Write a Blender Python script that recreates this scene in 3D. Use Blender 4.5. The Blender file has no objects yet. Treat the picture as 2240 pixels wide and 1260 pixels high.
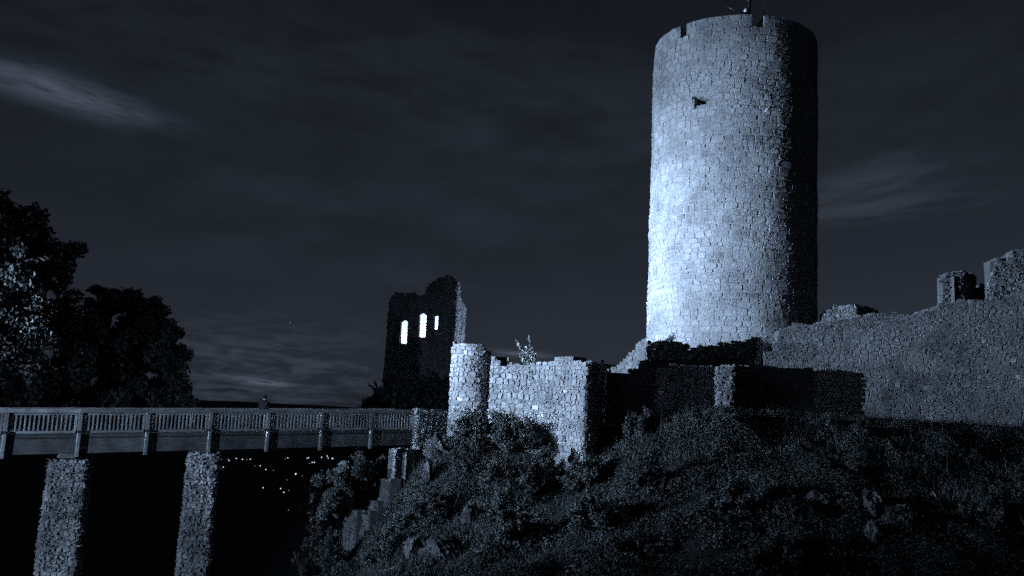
import bpy, math, random
import numpy as np
from mathutils import Vector, Matrix

scene = bpy.context.scene
COL = scene.collection
R = math.radians
rng = np.random.default_rng(7)
random.seed(7)

# ------------------------------------------------------------------ camera
F, W, H = 1900.0, 2240, 1260
PITCH, ROLL = R(8.3), R(2.9)
r0 = np.array([1.0, 0, 0]); u0 = np.array([0, -math.sin(PITCH), math.cos(PITCH)])
FW = np.array([0, math.cos(PITCH), math.sin(PITCH)])
RT = math.cos(ROLL) * r0 + math.sin(ROLL) * u0
UP = -math.sin(ROLL) * r0 + math.cos(ROLL) * u0
cam_data = bpy.data.cameras.new('camera')
cam = bpy.data.objects.new('camera', cam_data); COL.objects.link(cam)
cam.matrix_world = Matrix(((RT[0], UP[0], -FW[0], 0), (RT[1], UP[1], -FW[1], 0), (RT[2], UP[2], -FW[2], 0), (0, 0, 0, 1)))
cam_data.sensor_width = 36; cam_data.lens = 36 * F / W
cam_data.clip_start = 0.1; cam_data.clip_end = 30000
scene.camera = cam

def ray(px, py):
    d = FW + RT * ((px - W / 2) / F) + UP * ((H / 2 - py) / F)
    return d / np.linalg.norm(d)
def at(px, py, Y):
    d = ray(px, py); return d * (Y / d[1])
def proj(p):
    p = np.asarray(p, float); w = p @ FW
    return W / 2 + F * (p @ RT) / w, H / 2 - F * (p @ UP) / w
def xy(px, Y, py=880):
    d = ray(px, py); return (d[0] / d[1] * Y, Y)

# ------------------------------------------------------------------ exposure
scene.view_settings.view_transform = 'Standard'
scene.view_settings.look = 'None'
scene.view_settings.exposure = 0.0
scene.view_settings.gamma = 1.0
scene.view_settings.use_curve_mapping = False
scene.render.engine = 'CYCLES'
scene.cycles.use_denoising = False
scene.cycles.adaptive_threshold = 0.004
scene.cycles.max_bounces = 4
scene.cycles.sample_clamp_indirect = 2.0

# ------------------------------------------------------------------ night sky
TINT = (0.50, 0.69, 1.0)
world = bpy.data.worlds.new('World'); scene.world = world
world.use_nodes = True
nt = world.node_tree; nt.nodes.clear()
def N(t, tree, **kw):
    n = tree.nodes.new(t)
    for k, v in kw.items(): setattr(n, k, v)
    return n
def mth(tree, op, a, b=None, c=None):
    n = tree.nodes.new('ShaderNodeMath'); n.operation = op
    for i, s in enumerate((a, b, c)):
        if s is None: continue
        if isinstance(s, (int, float)): n.inputs[i].default_value = s
        else: tree.links.new(s, n.inputs[i])
    return n.outputs[0]
MOON_EL, MOON_ROT = R(32), R(-125)       # behind the camera, to its left
sky = N('ShaderNodeTexSky', nt, sky_type='NISHITA'); sky.sun_disc = False
sky.sun_elevation = MOON_EL; sky.sun_rotation = MOON_ROT
bw = N('ShaderNodeRGBToBW', nt); nt.links.new(sky.outputs[0], bw.inputs[0])
tc = N('ShaderNodeTexCoord', nt); DIR = tc.outputs['Generated']
def dotn(v):
    n = N('ShaderNodeVectorMath', nt, operation='DOT_PRODUCT'); nt.links.new(DIR, n.inputs[0])
    n.inputs[1].default_value = tuple(float(x) for x in v); return n.outputs['Value']
def cloud(px, py, la, lb, ang, k, ns=1.0, lo=0.35, hi=0.7):
    c = ray(px, py)
    a = ray(px + 100 * math.cos(R(ang)), py + 100 * math.sin(R(ang))) - c; a -= c * (a @ c); a /= np.linalg.norm(a)
    b = np.cross(c, a)
    t = mth(nt, 'DIVIDE', dotn(a), la / F); s = mth(nt, 'DIVIDE', dotn(b), lb / F)
    cx = N('ShaderNodeCombineXYZ', nt)
    nt.links.new(mth(nt, 'MULTIPLY', t, ns), cx.inputs[0]); nt.links.new(mth(nt, 'MULTIPLY', s, ns), cx.inputs[1])
    cx.inputs[2].default_value = px * 0.013 + py * 0.007
    no = N('ShaderNodeTexNoise', nt); no.inputs['Scale'].default_value = 1.3; no.inputs['Detail'].default_value = 5
    no.inputs['Roughness'].default_value = 0.55
    no.inputs['Distortion'].default_value = 0.3
    nt.links.new(cx.outputs[0], no.inputs['Vector'])
    mr = N('ShaderNodeMapRange', nt, interpolation_type='SMOOTHSTEP')
    mr.inputs[1].default_value = lo; mr.inputs[2].default_value = hi; nt.links.new(no.outputs[0], mr.inputs[0])
    q = mth(nt, 'ADD', mth(nt, 'MULTIPLY', t, t), mth(nt, 'MULTIPLY', s, s))
    g = mth(nt, 'EXPONENT', mth(nt, 'MULTIPLY', q, -1.0))
    front = mth(nt, 'GREATER_THAN', dotn(c), 0.0)
    return mth(nt, 'MULTIPLY', mth(nt, 'MULTIPLY', mth(nt, 'MULTIPLY', g, mr.outputs[0]), k), front)
CLOUDS = [(130, 200, 150, 30, 17, .046, 1.0, .22, .60), (30, 168, 100, 26, 10, .020, 1, .2, .6), (250, 240, 95, 17, 12, .026, 1.3, .3, .7),
          (1900, 400, 150, 34, -10, .018, 1.0, .25, .65), (1900, 455, 190, 26, -7, .016, 1.2, .3, .65), (1960, 340, 70, 16, -15, .006, 1, .3, .65),
          (575, 836, 75, 8, 6, .055, 1.2, .25, .6), (1140, 774, 70, 7, 4, .050, 1, .2, .6),
          (600, 800, 330, 75, 4, .022, 3.0, .40, .65), (480, 850, 160, 30, 3, .018, 2.5, .4, .65), (560, 875, 250, 16, 2, .014, 2, .35, .65),
          (1000, 180, 480, 150, 8, .0075, 1.6, .3, .7), (1300, 330, 400, 140, -6, .006, 1.6, .3, .7), (700, 480, 560, 180, 5, .007, 1.8, .3, .7), (500, 120, 420, 140, 12, .006, 1.6, .3, .7), (2000, 200, 350, 150, -8, .005, 1.4, .3, .7)]
acc = None
for c in CLOUDS:
    v = cloud(*c); v = mth(nt, 'MULTIPLY', v, 1.6); acc = v if acc is None else mth(nt, 'ADD', acc, v)
SKY_STRENGTH = 0.0066
bg_sky = mth(nt, 'MULTIPLY', bw.outputs[0], SKY_STRENGTH)
tot = mth(nt, 'ADD', bg_sky, acc)
col = N('ShaderNodeVectorMath', nt, operation='SCALE'); col.inputs[0].default_value = (0.57, 0.71, 1.0)
nt.links.new(tot, col.inputs['Scale'])
bgn = N('ShaderNodeBackground', nt); bgn.inputs['Strength'].default_value = 1.0
nt.links.new(col.outputs[0], bgn.inputs[0])
wo = N('ShaderNodeOutputWorld', nt); nt.links.new(bgn.outputs[0], wo.inputs[0])

# ------------------------------------------------------------------ lights: moon and the castle's floodlights
def lamp(name, kind, loc, energy, target=None, color=TINT, **kw):
    d = bpy.data.lights.new(name, kind); d.energy = energy; d.color = color
    for k, v in kw.items(): setattr(d, k, v)
    o = bpy.data.objects.new(name, d); COL.objects.link(o); o.location = loc
    if target is not None:
        o.rotation_euler = (Vector(target) - Vector(loc)).to_track_quat('-Z', 'Y').to_euler()
    return o
moon = lamp('moon', 'SUN', (0, 0, 60), 0.032, angle=R(0.5), color=(0.6, 0.75, 1.0))
md = Vector((math.sin(MOON_ROT) * math.cos(MOON_EL), math.cos(MOON_ROT) * math.cos(MOON_EL), math.sin(MOON_EL)))
moon.rotation_euler = md.to_track_quat('Z', 'Y').to_euler()
L1 = (-38.0, 24.5, 1.6)                  # floodlight on the near bank, beyond the left edge of the picture
lamp('wall_floodlight', 'SPOT', L1, 215000, target=(12, 45, 4.6), spot_size=R(42), spot_blend=1.0, shadow_soft_size=0.12)
def aim(src, az, el, d=55): return (src[0] + d * math.cos(R(az)), src[1] + d * math.sin(R(az)), src[2] + d * math.tan(R(el)))
L2 = (-43.5, 30.5, 1.2)                  # two heads beside each other light the keep
lamp('tower_floodlight', 'SPOT', L2, 255000, target=aim(L2, 25.8, 12.5), spot_size=R(39), spot_blend=1.0, shadow_soft_size=0.12)
lamp('tower_floodlight', 'SPOT', (-43.7, 30.8, 1.2), 540000, target=aim(L2, 28.7, 9.3), spot_size=R(23), spot_blend=1.0, shadow_soft_size=0.12)
lamp('slope_floodlight', 'SPOT', (-32.0, 17.4, -0.9), 31000, target=(-11, 44, -8.5), spot_size=R(66), spot_blend=1.0, shadow_soft_size=0.15)
GX, GY = -7.6, 82.5
lamp('gatehouse_lamp', 'POINT', (GX + .3, GY - 1.2, 3.6), 26000, shadow_soft_size=0.15)
lamp('courtyard_floodlight', 'SPOT', (3.6, 80.6, 4.4), 9000, target=(-4.6, 82, 9.0), spot_size=R(60), spot_blend=0.6, shadow_soft_size=0.15)

# ------------------------------------------------------------------ materials
def base_mat(name, rough=0.9, spec=0.3):
    m = bpy.data.materials.new(name); m.use_nodes = True
    t = m.node_tree; b = t.nodes['Principled BSDF']
    b.inputs['Roughness'].default_value = rough; b.inputs['Specular IOR Level'].default_value = spec
    return m, t, b
def noise(t, scale, detail=5, rough=.6, vec=None):
    n = N('ShaderNodeTexNoise', t); n.inputs['Scale'].default_value = scale; n.inputs['Detail'].default_value = detail
    n.inputs['Roughness'].default_value = rough
    if vec is not None: t.links.new(vec, n.inputs['Vector'])
    return n.outputs[0]
def ramp(t, src, stops):
    r = N('ShaderNodeValToRGB', t); t.links.new(src, r.inputs[0])
    e = r.color_ramp.elements
    while len(e) < len(stops): e.new(0.5)
    for el, (p, c) in zip(e, stops):
        el.position = p; el.color = (c[0], c[1], c[2], 1) if hasattr(c, '__len__') else (c, c, c, 1)
    return r.outputs[0]
def mixc(t, mode, fac, a, b):
    n = N('ShaderNodeMix', t, data_type='RGBA', blend_type=mode)
    if isinstance(fac, (int, float)): n.inputs[0].default_value = fac
    else: t.links.new(fac, n.inputs[0])
    for i, s in ((6, a), (7, b)):
        if isinstance(s, tuple): n.inputs[i].default_value = (*s, 1)
        else: t.links.new(s, n.inputs[i])
    return n.outputs[2]
def bump(t, b, h, strength, dist, prev=None):
    n = N('ShaderNodeBump', t); n.inputs['Strength'].default_value = strength; n.inputs['Distance'].default_value = dist
    t.links.new(h, n.inputs['Height'])
    if prev is not None: t.links.new(prev, n.inputs['Normal'])
    t.links.new(n.outputs[0], b.inputs['Normal']); return n.outputs[0]
def stone_mat(name, lo, mid, hi, stain=.5, bs=.6, streak=False):
    m, t, b = base_mat(name, .92, .25)
    at_ = N('ShaderNodeAttribute', t); at_.attribute_name = 'tone'
    pos = N('ShaderNodeNewGeometry', t).outputs['Position']
    c = ramp(t, at_.outputs['Fac'], [(0.0, lo), (.5, mid), (.88, [x * 1.06 for x in mid]), (1.0, hi)])
    g = ramp(t, noise(t, 4.5, 6, .65, pos), [(.30, .62), (.62, 1.0)])
    c = mixc(t, 'MULTIPLY', .8, c, g)
    vec = pos
    if streak:
        mp = N('ShaderNodeMapping', t); t.links.new(pos, mp.inputs[0]); mp.inputs['Scale'].default_value = (1.6, 1.6, .18); vec = mp.outputs[0]
    big = ramp(t, noise(t, .45 if not streak else 1.0, 5, .6, vec), [(.36, 1 - stain), (.56, 1.0)])
    c = mixc(t, 'MULTIPLY', 1.0, c, big)
    pit = ramp(t, noise(t, 19, 3, .6, pos), [(.30, .45), (.42, 1.0)])
    c = mixc(t, 'MULTIPLY', .7, c, pit)
    t.links.new(c, b.inputs['Base Color'])
    p = bump(t, b, noise(t, 9, 6, .7, pos), bs, .12)
    bump(t, b, noise(t, 34, 4, .7, pos), bs * .7, .03, p)
    return m
def G(v, w=0.0): return [v * (1 + w), v, v * (1 - w * 1.2)]
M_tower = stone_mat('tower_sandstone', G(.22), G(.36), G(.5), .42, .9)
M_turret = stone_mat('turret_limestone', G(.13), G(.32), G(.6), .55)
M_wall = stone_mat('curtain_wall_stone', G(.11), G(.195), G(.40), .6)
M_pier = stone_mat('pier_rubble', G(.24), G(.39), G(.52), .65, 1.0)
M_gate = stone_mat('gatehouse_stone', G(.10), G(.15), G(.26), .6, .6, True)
def mortar_mat(name, v):
    m, t, b = base_mat(name, .95, .2)
    pos = N('ShaderNodeNewGeometry', t).outputs['Position']
    t.links.new(ramp(t, noise(t, 3, 6, .7, pos), [(.3, v * .55), (.65, v)]), b.inputs['Base Color'])
    bump(t, b, noise(t, 14, 6, .75, pos), 1.0, .12); return m
M_mort = mortar_mat('lime_mortar', .24)
M_mort_t = mortar_mat('tower_mortar', .33)
M_mort_d = mortar_mat('dark_mortar', .17)
M_plaster = mortar_mat('inner_plaster', .6)
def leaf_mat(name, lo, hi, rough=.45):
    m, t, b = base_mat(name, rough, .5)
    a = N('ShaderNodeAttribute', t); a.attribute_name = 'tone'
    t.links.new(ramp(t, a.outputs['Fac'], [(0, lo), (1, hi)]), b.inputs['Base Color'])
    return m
M_leaf = leaf_mat('undergrowth_leaf', (.010, .012, .010), (.055, .063, .055), .6)
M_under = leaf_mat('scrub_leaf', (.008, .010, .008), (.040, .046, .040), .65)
M_tree = leaf_mat('tree_leaf', (.016, .019, .016), (.052, .06, .052), .7)
def bark_mat(name, v):
    m, t, b = base_mat(name, .9)
    pos = N('ShaderNodeNewGeometry', t).outputs['Position']
    mp = N('ShaderNodeMapping', t); t.links.new(pos, mp.inputs[0]); mp.inputs['Scale'].default_value = (1, 1, .2)
    n = noise(t, 12, 5, .6, mp.outputs[0])
    t.links.new(ramp(t, n, [(.3, v * .5), (.7, v)]), b.inputs['Base Color']); bump(t, b, n, .8, .05); return m
M_bark = bark_mat('bark', .014)
M_twig = bark_mat('pale_branch', .3)
def wood_mat(name, v):
    m, t, b = base_mat(name, .75, .3)
    tcn = N('ShaderNodeTexCoord', t); mp = N('ShaderNodeMapping', t); t.links.new(tcn.outputs['Object'], mp.inputs[0])
    mp.inputs['Scale'].default_value = (1.2, 14, 14)
    oi = N('ShaderNodeObjectInfo', t)
    va = N('ShaderNodeVectorMath', t, operation='ADD'); t.links.new(mp.outputs[0], va.inputs[0])
    sc_ = mth(t, 'MULTIPLY', oi.outputs['Random'], 40.0); t.links.new(sc_, va.inputs[1])
    n = noise(t, 1.6, 5, .65, va.outputs[0])
    c = ramp(t, n, [(.28, v * .4), (.7, v)])
    rr = ramp(t, oi.outputs['Random'], [(0, .65), (1, 1.1)])
    c = mixc(t, 'MULTIPLY', 1.0, c, rr)
    pos = N('ShaderNodeNewGeometry', t).outputs['Position']
    c = mixc(t, 'MULTIPLY', .8, c, ramp(t, noise(t, 1.3, 4, .6, pos), [(.35, .4), (.6, 1.0)]))
    t.links.new(c, b.inputs['Base Color']); bump(t, b, n, .5, .01); return m
M_wood = wood_mat('weathered_timber', .52)
M_wood_d = wood_mat('dark_timber', .16)
M_beam = wood_mat('weathered_beam', .21)
M_board = wood_mat('pale_board', .5)
m, t, b = base_mat('soil', .95, .1)
pos = N('ShaderNodeNewGeometry', t).outputs['Position']
t.links.new(ramp(t, noise(t, 1.2, 7, .7, pos), [(.3, .010), (.7, .032)]), b.inputs['Base Color']); bump(t, b, noise(t, 5, 6, .7, pos), 1, .3)
M_soil = m
m, t, b = base_mat('rock', .92, .25)
pos = N('ShaderNodeNewGeometry', t).outputs['Position']
c = mixc(t, 'MULTIPLY', 1.0, ramp(t, noise(t, 1.5, 6, .65, pos), [(.40, .03), (.68, .22)]), ramp(t, noise(t, 8, 5, .7, pos), [(.3, .3), (.6, 1.)]))
t.links.new(c, b.inputs['Base Color']); bump(t, b, noise(t, 4, 8, .75, pos), 1, .35)
M_rock = m
m, t, b = base_mat('iron', .45, .5); b.inputs['Metallic'].default_value = .8; b.inputs['Base Color'].default_value = (.12, .12, .12, 1); M_iron = m
m, t, b = base_mat('bright_steel', .35, .5); b.inputs['Base Color'].default_value = (.85, .85, .85, 1); M_steel = m
def plain(name, c, rough=.85):
    m, t, b = base_mat(name, rough, .3); pos = N('ShaderNodeNewGeometry', t).outputs['Position']
    t.links.new(ramp(t, noise(t, 30, 3, .6, pos), [(.3, [x * .7 for x in c]), (.7, c)]), b.inputs['Base Color']); return m
M_skin = plain('skin', (.2, .16, .13)); M_coat = plain('dark_coat', (.008, .008, .009), .95); M_trs = plain('dark_trousers', (.01, .01, .012), .95)
M_hair = plain('dark_hair', (.006, .006, .006), .9)
for m_ in (M_coat, M_trs, M_hair): m_.node_tree.nodes['Principled BSDF'].inputs['Specular IOR Level'].default_value = .05; M_shoe = plain('shoe_leather', (.02, .02, .02), .5)
def emit(name, s, c=(1, .96, .9)):
    m = bpy.data.materials.new(name); m.use_nodes = True; t = m.node_tree; t.nodes.clear()
    e = N('ShaderNodeEmission', t); e.inputs[0].default_value = (*c, 1); e.inputs[1].default_value = s
    o = N('ShaderNodeOutputMaterial', t); t.links.new(e.outputs[0], o.inputs[0]); return m
M_lamp = emit('lamp_glow', 1.6, (.8, .9, 1)); M_lamp2 = emit('dim_lamp_glow', .3, (.8, .9, 1)); M_star = emit('star_glow', .6, (.8, .9, 1))

# ------------------------------------------------------------------ mesh helpers
def mesh_np(name, V, Fc, tone=None, mat=None, smooth=False):
    V = np.asarray(V, np.float32).reshape(-1, 3); Fc = np.asarray(Fc, np.int32); k = Fc.shape[1]
    me = bpy.data.meshes.new(name)
    me.vertices.add(len(V)); me.vertices.foreach_set('co', V.ravel())
    me.loops.add(Fc.size); me.loops.foreach_set('vertex_index', Fc.ravel())
    me.polygons.add(len(Fc)); me.polygons.foreach_set('loop_start', np.arange(0, Fc.size, k, dtype=np.int32))
    if smooth: me.polygons.foreach_set('use_smooth', np.ones(len(Fc), bool))
    if tone is not None:
        a = me.attributes.new('tone', 'FLOAT', 'POINT'); a.data.foreach_set('value', np.asarray(tone, np.float32))
    me.update(calc_edges=True)
    if not smooth: me.shade_flat()
    if mat: me.materials.append(mat)
    return me
def obj(name, me, parent=None, loc=None):
    o = bpy.data.objects.new(name, me); COL.objects.link(o)
    if parent is not None: o.parent = parent
    if loc is not None: o.location = loc
    return o
def thing(name, label, cat, loc=(0, 0, 0), group=None):
    o = bpy.data.objects.new(name, None); COL.objects.link(o); o.location = loc; o.empty_display_size = .3
    o['label'] = label; o['category'] = cat
    if group: o['group'] = group
    return o
def tag(o, label, cat, group=None):
    o['label'] = label; o['category'] = cat
    if group: o['group'] = group
    return o
BOXF = np.array([[0, 1, 3, 2], [4, 6, 7, 5], [0, 4, 5, 1], [2, 3, 7, 6], [0, 2, 6, 4], [1, 5, 7, 3]])
def boxes(lst):
    """list of (centre, ax, ay, az half-extent vectors) -> V, F"""
    V, Fs = [], []
    for c, ax, ay, az in lst:
        c, ax, ay, az = map(np.asarray, (c, ax, ay, az)); n = len(V) * 8
        V.append([c + sx * ax + sy * ay + sz * az for sx in (-1, 1) for sy in (-1, 1) for sz in (-1, 1)]); Fs.append(BOXF + n)
    return np.concatenate(V), np.concatenate(Fs)
def tube(pts, radii, sides=8):
    pts = np.asarray(pts, float); n = len(pts); V = []; Fs = []
    tan = np.gradient(pts, axis=0); tan /= np.linalg.norm(tan, axis=1)[:, None] + 1e-9
    for i in range(n):
        a = np.cross(tan[i], [0.3, .9, .2]); a /= np.linalg.norm(a); b2 = np.cross(tan[i], a)
        for k in range(sides):
            th = 2 * math.pi * k / sides; V.append(pts[i] + radii[i] * (math.cos(th) * a + math.sin(th) * b2))
    for i in range(n - 1):
        for k in range(sides):
            k2 = (k + 1) % sides; Fs.append([i * sides + k, i * sides + k2, (i + 1) * sides + k2, (i + 1) * sides + k])
    c0 = len(V); V += [pts[0], pts[-1]]
    for k in range(sides):
        k2 = (k + 1) % sides
        Fs.append([c0, k2, k, c0]); Fs.append([c0 + 1, (n - 1) * sides + k, (n - 1) * sides + k2, c0 + 1])
    tri = []
    return np.array(V), Fs
def tube_mesh(name, tubes, mat, smooth=True):
    V, Fs, n = [], [], 0
    for pts, rad, s in tubes:
        v, f = tube(pts, rad, s); V.append(v)
        for q in f:
            q = [x + n for x in q]; Fs.append(q[:3] if q[3] == q[0] else q)
        n += len(v)
    me = bpy.data.meshes.new(name); me.from_pydata(np.concatenate(V).tolist(), [], Fs); me.materials.append(mat)
    if smooth: me.polygons.foreach_set('use_smooth', np.ones(len(me.polygons), bool))
    me.update(); return me

# ------------------------------------------------------------------ smooth value noise (numpy)
_tab = rng.random((256, 256))
def vnoise(x, y, s=1.0, oct=3):
    x = np.asarray(x, float) * s + 37.3; y = np.asarray(y, float) * s + 91.7; out = 0; amp = 1; tot = 0
    for _ in range(oct):
        xi = np.floor(x).astype(int); yi = np.floor(y).astype(int); fx = x - xi; fy = y - yi
        fx = fx * fx * (3 - 2 * fx); fy = fy * fy * (3 - 2 * fy)
        g = lambda a, b: _tab[a % 256, b % 256]
        out = out + amp * ((g(xi, yi) * (1 - fx) + g(xi + 1, yi) * fx) * (1 - fy) + (g(xi, yi + 1) * (1 - fx) + g(xi + 1, yi + 1) * fx) * fy)
        tot += amp; amp *= .5; x = x * 2.03 + 11; y = y * 2.03 + 5
    return out / tot

# ------------------------------------------------------------------ ground
CP = np.array([
 (-3.3, 46, -1.3), (-5.0, 46.6, -3.9), (-6.4, 46.4, -6.6), (-9.7, 44.5, -9.0), (-11.0, 41, -10.6), (-6.6, 42.6, -7.0), (-3.6, 42.5, -4.2), (-14.5, 44, -14.5), (-22, 40, -17), (-20, 30, -13.5), (-10, 30, -11.5),
 (-1.2, 43.6, -3.2), (1.0, 43.2, -3.2), (2.6, 41.0, -3.6), (4.6, 41.9, -2.4), (6.6, 43.2, -.2), (9, 43.6, .55), (12, 44, .6), (20, 45.5, .6), (27, 46, .5), (36, 46, .5),
 (-4, 35, -6.6), (6, 31, -5.8), (12, 31, -5.6), (20, 31.5, -5.6), (32, 32, -6), (0, 39.5, -4.8), (12, 38.5, -1.9), (24, 39, -1.9), (34, 39, -2),
 (0, 22, -12), (12, 20, -12), (25, 20, -12), (-20, 20, -13), (38, 24, -10),
 (0, 55, 1), (10, 58, 2.0), (20, 60, 2.5), (-3, 60, .5), (-7, 84, 1.5), (2, 90, 2), (20, 80, 3), (36, 60, 2.5), (6, 49, .6), (14, 49.5, .7), (24, 52, 1),
 (-8, 51, -9), (-12, 55, -14.5), (-20, 55, -18), (-13, 65, -16), (-25, 70, -28), (-12, 78, -2), (-18, 76, -12), (-24, 90, -26), (-15, 70, -20), (-32, 60, -26), (-40, 75, -28),
 (0, 0, -1.7), (-12, 0, -1.7), (12, 0, -1.7), (-25, 4, -1.8), (-40, 20, -1.9), (-44, 32, -1.9), (-36, 21, -1.8), (-36, 29, -2.2), (0, 4.5, -1.8), (-12, 4.5, -1.8), (12, 4.5, -1.8),
 (0, 10, -8), (14, 10, -8), (-14, 10, -8), (-26, 26, -8), (-28, 48, -8), (-40, 50, -4), (0, -25, -1.7), (-40, -20, -1.8), (40, -20, -1.8), (40, 2, -2)], float)
def _phi(r2): return np.where(r2 > 0, r2 * np.log(r2 + 1e-12) * .5, 0)
_n = len(CP); _A = np.zeros((_n + 3, _n + 3))
_A[:_n, :_n] = _phi(((CP[:, None, :2] - CP[None, :, :2]) ** 2).sum(-1)) + np.eye(_n) * 2.0
_A[:_n, _n] = 1; _A[:_n, _n + 1:] = CP[:, :2]; _A[_n, :_n] = 1; _A[_n + 1:, :_n] = CP[:, :2].T
_w = np.linalg.solve(_A, np.concatenate([CP[:, 2], np.zeros(3)]))
def height(x, y):
    x = np.asarray(x, float); y = np.asarray(y, float); sh = x.shape; xf = np.clip(x.ravel(), -60, 60); yf = np.clip(y.ravel(), -40, 105)
    z = np.empty(len(xf))
    for i in range(0, len(xf), 20000):
        s = slice(i, i + 20000); r2 = (xf[s, None] - CP[None, :, 0]) ** 2 + (yf[s, None] - CP[None, :, 1]) ** 2
        z[s] = _phi(r2) @ _w[:_n] + _w[_n] + xf[s] * _w[_n + 1] + yf[s] * _w[_n + 2]
    z = np.clip(z, -30, 4).reshape(sh) + (vnoise(x, y, .6) - .5) * .5
    d = np.hypot(x - 5, y - 40); k = np.clip((d - 62) / 300, 0, 1); k = 1 - (1 - k) ** 2.2
    far = -80 + (vnoise(x, y, 1 / 420, 3) - .5) * 26 + np.clip((d - 2500) / 5000, 0, 1) * 78 * (vnoise(x + 900, y, 1 / 1900, 3) + .25)
    return z * (1 - k) + far * k
def axis(lo, hi, step, ext):
    a = list(np.arange(lo, hi + .01, step)); s = step
    while a[-1] < ext: s *= 1.16; a.append(a[-1] + s)
    s = step; b = [lo]
    while b[-1] > -ext: s *= 1.16; b.append(b[-1] - s)
    return np.array(b[:0:-1] + a)
gx = axis(-45, 45, .6, 9000); gy = axis(-6, 92, .6, 9000)
GXm, GYm = np.meshgrid(gx, gy); Z = height(GXm, GYm); nx, ny = len(gx), len(gy)
idx = np.arange(nx * ny).reshape(ny, nx)
gf = np.stack([idx[:-1, :-1], idx[:-1, 1:], idx[1:, 1:], idx[1:, :-1]], -1).reshape(-1, 4)
g = obj('ground', mesh_np('ground', np.stack([GXm, GYm, Z], -1), gf, mat=M_soil, smooth=True)); g['kind'] = 'structure'
def ground_hit(px, py, lift=0.0, t0=20, t1=9000):
    d = ray(px, py); ts = np.geomspace(t0, t1, 3000); P = d[None] * ts[:, None]
    below = P[:, 2] < height(P[:, 0], P[:, 1]) + lift
    i = np.argmax(below) if below.any() else len(ts) - 1
    return P[i]

# ------------------------------------------------------------------ masonry
class Path:
    """wall line in plan; u runs along it, the outward normal lies on its right when walking so that the outside is (dy,-dx)"""
    def __init__(s, pts, closed=False, smooth=.12):
        p = np.asarray(pts, float)
        if closed: p = np.vstack([p, p[:1]])
        L = np.concatenate([[0], np.cumsum(np.hypot(*np.diff(p, axis=0).T))])
        s.len = L[-1]; s.closed = closed; n = max(40, int(s.len / .04)); s.u = np.linspace(0, s.len, n)
        s.x = np.interp(s.u, L, p[:, 0]); s.y = np.interp(s.u, L, p[:, 1])
        k = max(1, int(smooth / (s.len / n))); 
        def sm(a):
            if closed: b2 = np.concatenate([a[-k - 1:-1], a, a[1:k + 1]])
            else: b2 = np.concatenate([a[0] - (a[k:0:-1] - a[0]), a, a[-1] + (a[-1] - a[-2:-k - 2:-1])])
            return np.convolve(b2, np.ones(2 * k + 1) / (2 * k + 1), 'valid')
        s.x, s.y = sm(s.x), sm(s.y)
        tx, ty = np.gradient(s.x), np.gradient(s.y); l = np.hypot(tx, ty) + 1e-9
        s.nx, s.ny = ty / l, -tx / l
    bulge = .14
    def __call__(s, u, v, off):
        if s.closed: u = np.mod(u, s.len)
        off = off + (vnoise(u + s.len * 3, v, .42, 3) - .5) * s.bulge          # the face bulges and hollows with age
        f = lambda a: np.interp(u, s.u, a)
        n_x, n_y = f(s.nx), f(s.ny)
        return np.stack([f(s.x) + n_x * off, f(s.y) + n_y * off, v + 0 * off], -1)
    def uz(s, px, py, rng_=None):
        d = ray(px, py); a = math.atan2(d[0], d[1]); ang = np.arctan2(s.x, s.y)
        dist = np.hypot(s.x, s.y)
        e = np.abs(ang - a) + dist * 1e-5
        if rng_: e = e + 9 * ((s.u < rng_[0]) | (s.u > rng_[1]))
        i = int(np.argmin(e)); return s.u[i], dist[i] * d[2] / math.hypot(d[0], d[1])
    def profile(s, pts, rng_=None):
        q = sorted(s.uz(*p, rng_) for p in pts); return np.array([a for a, _ in q]), np.array([b2 for _, b2 in q])

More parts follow.
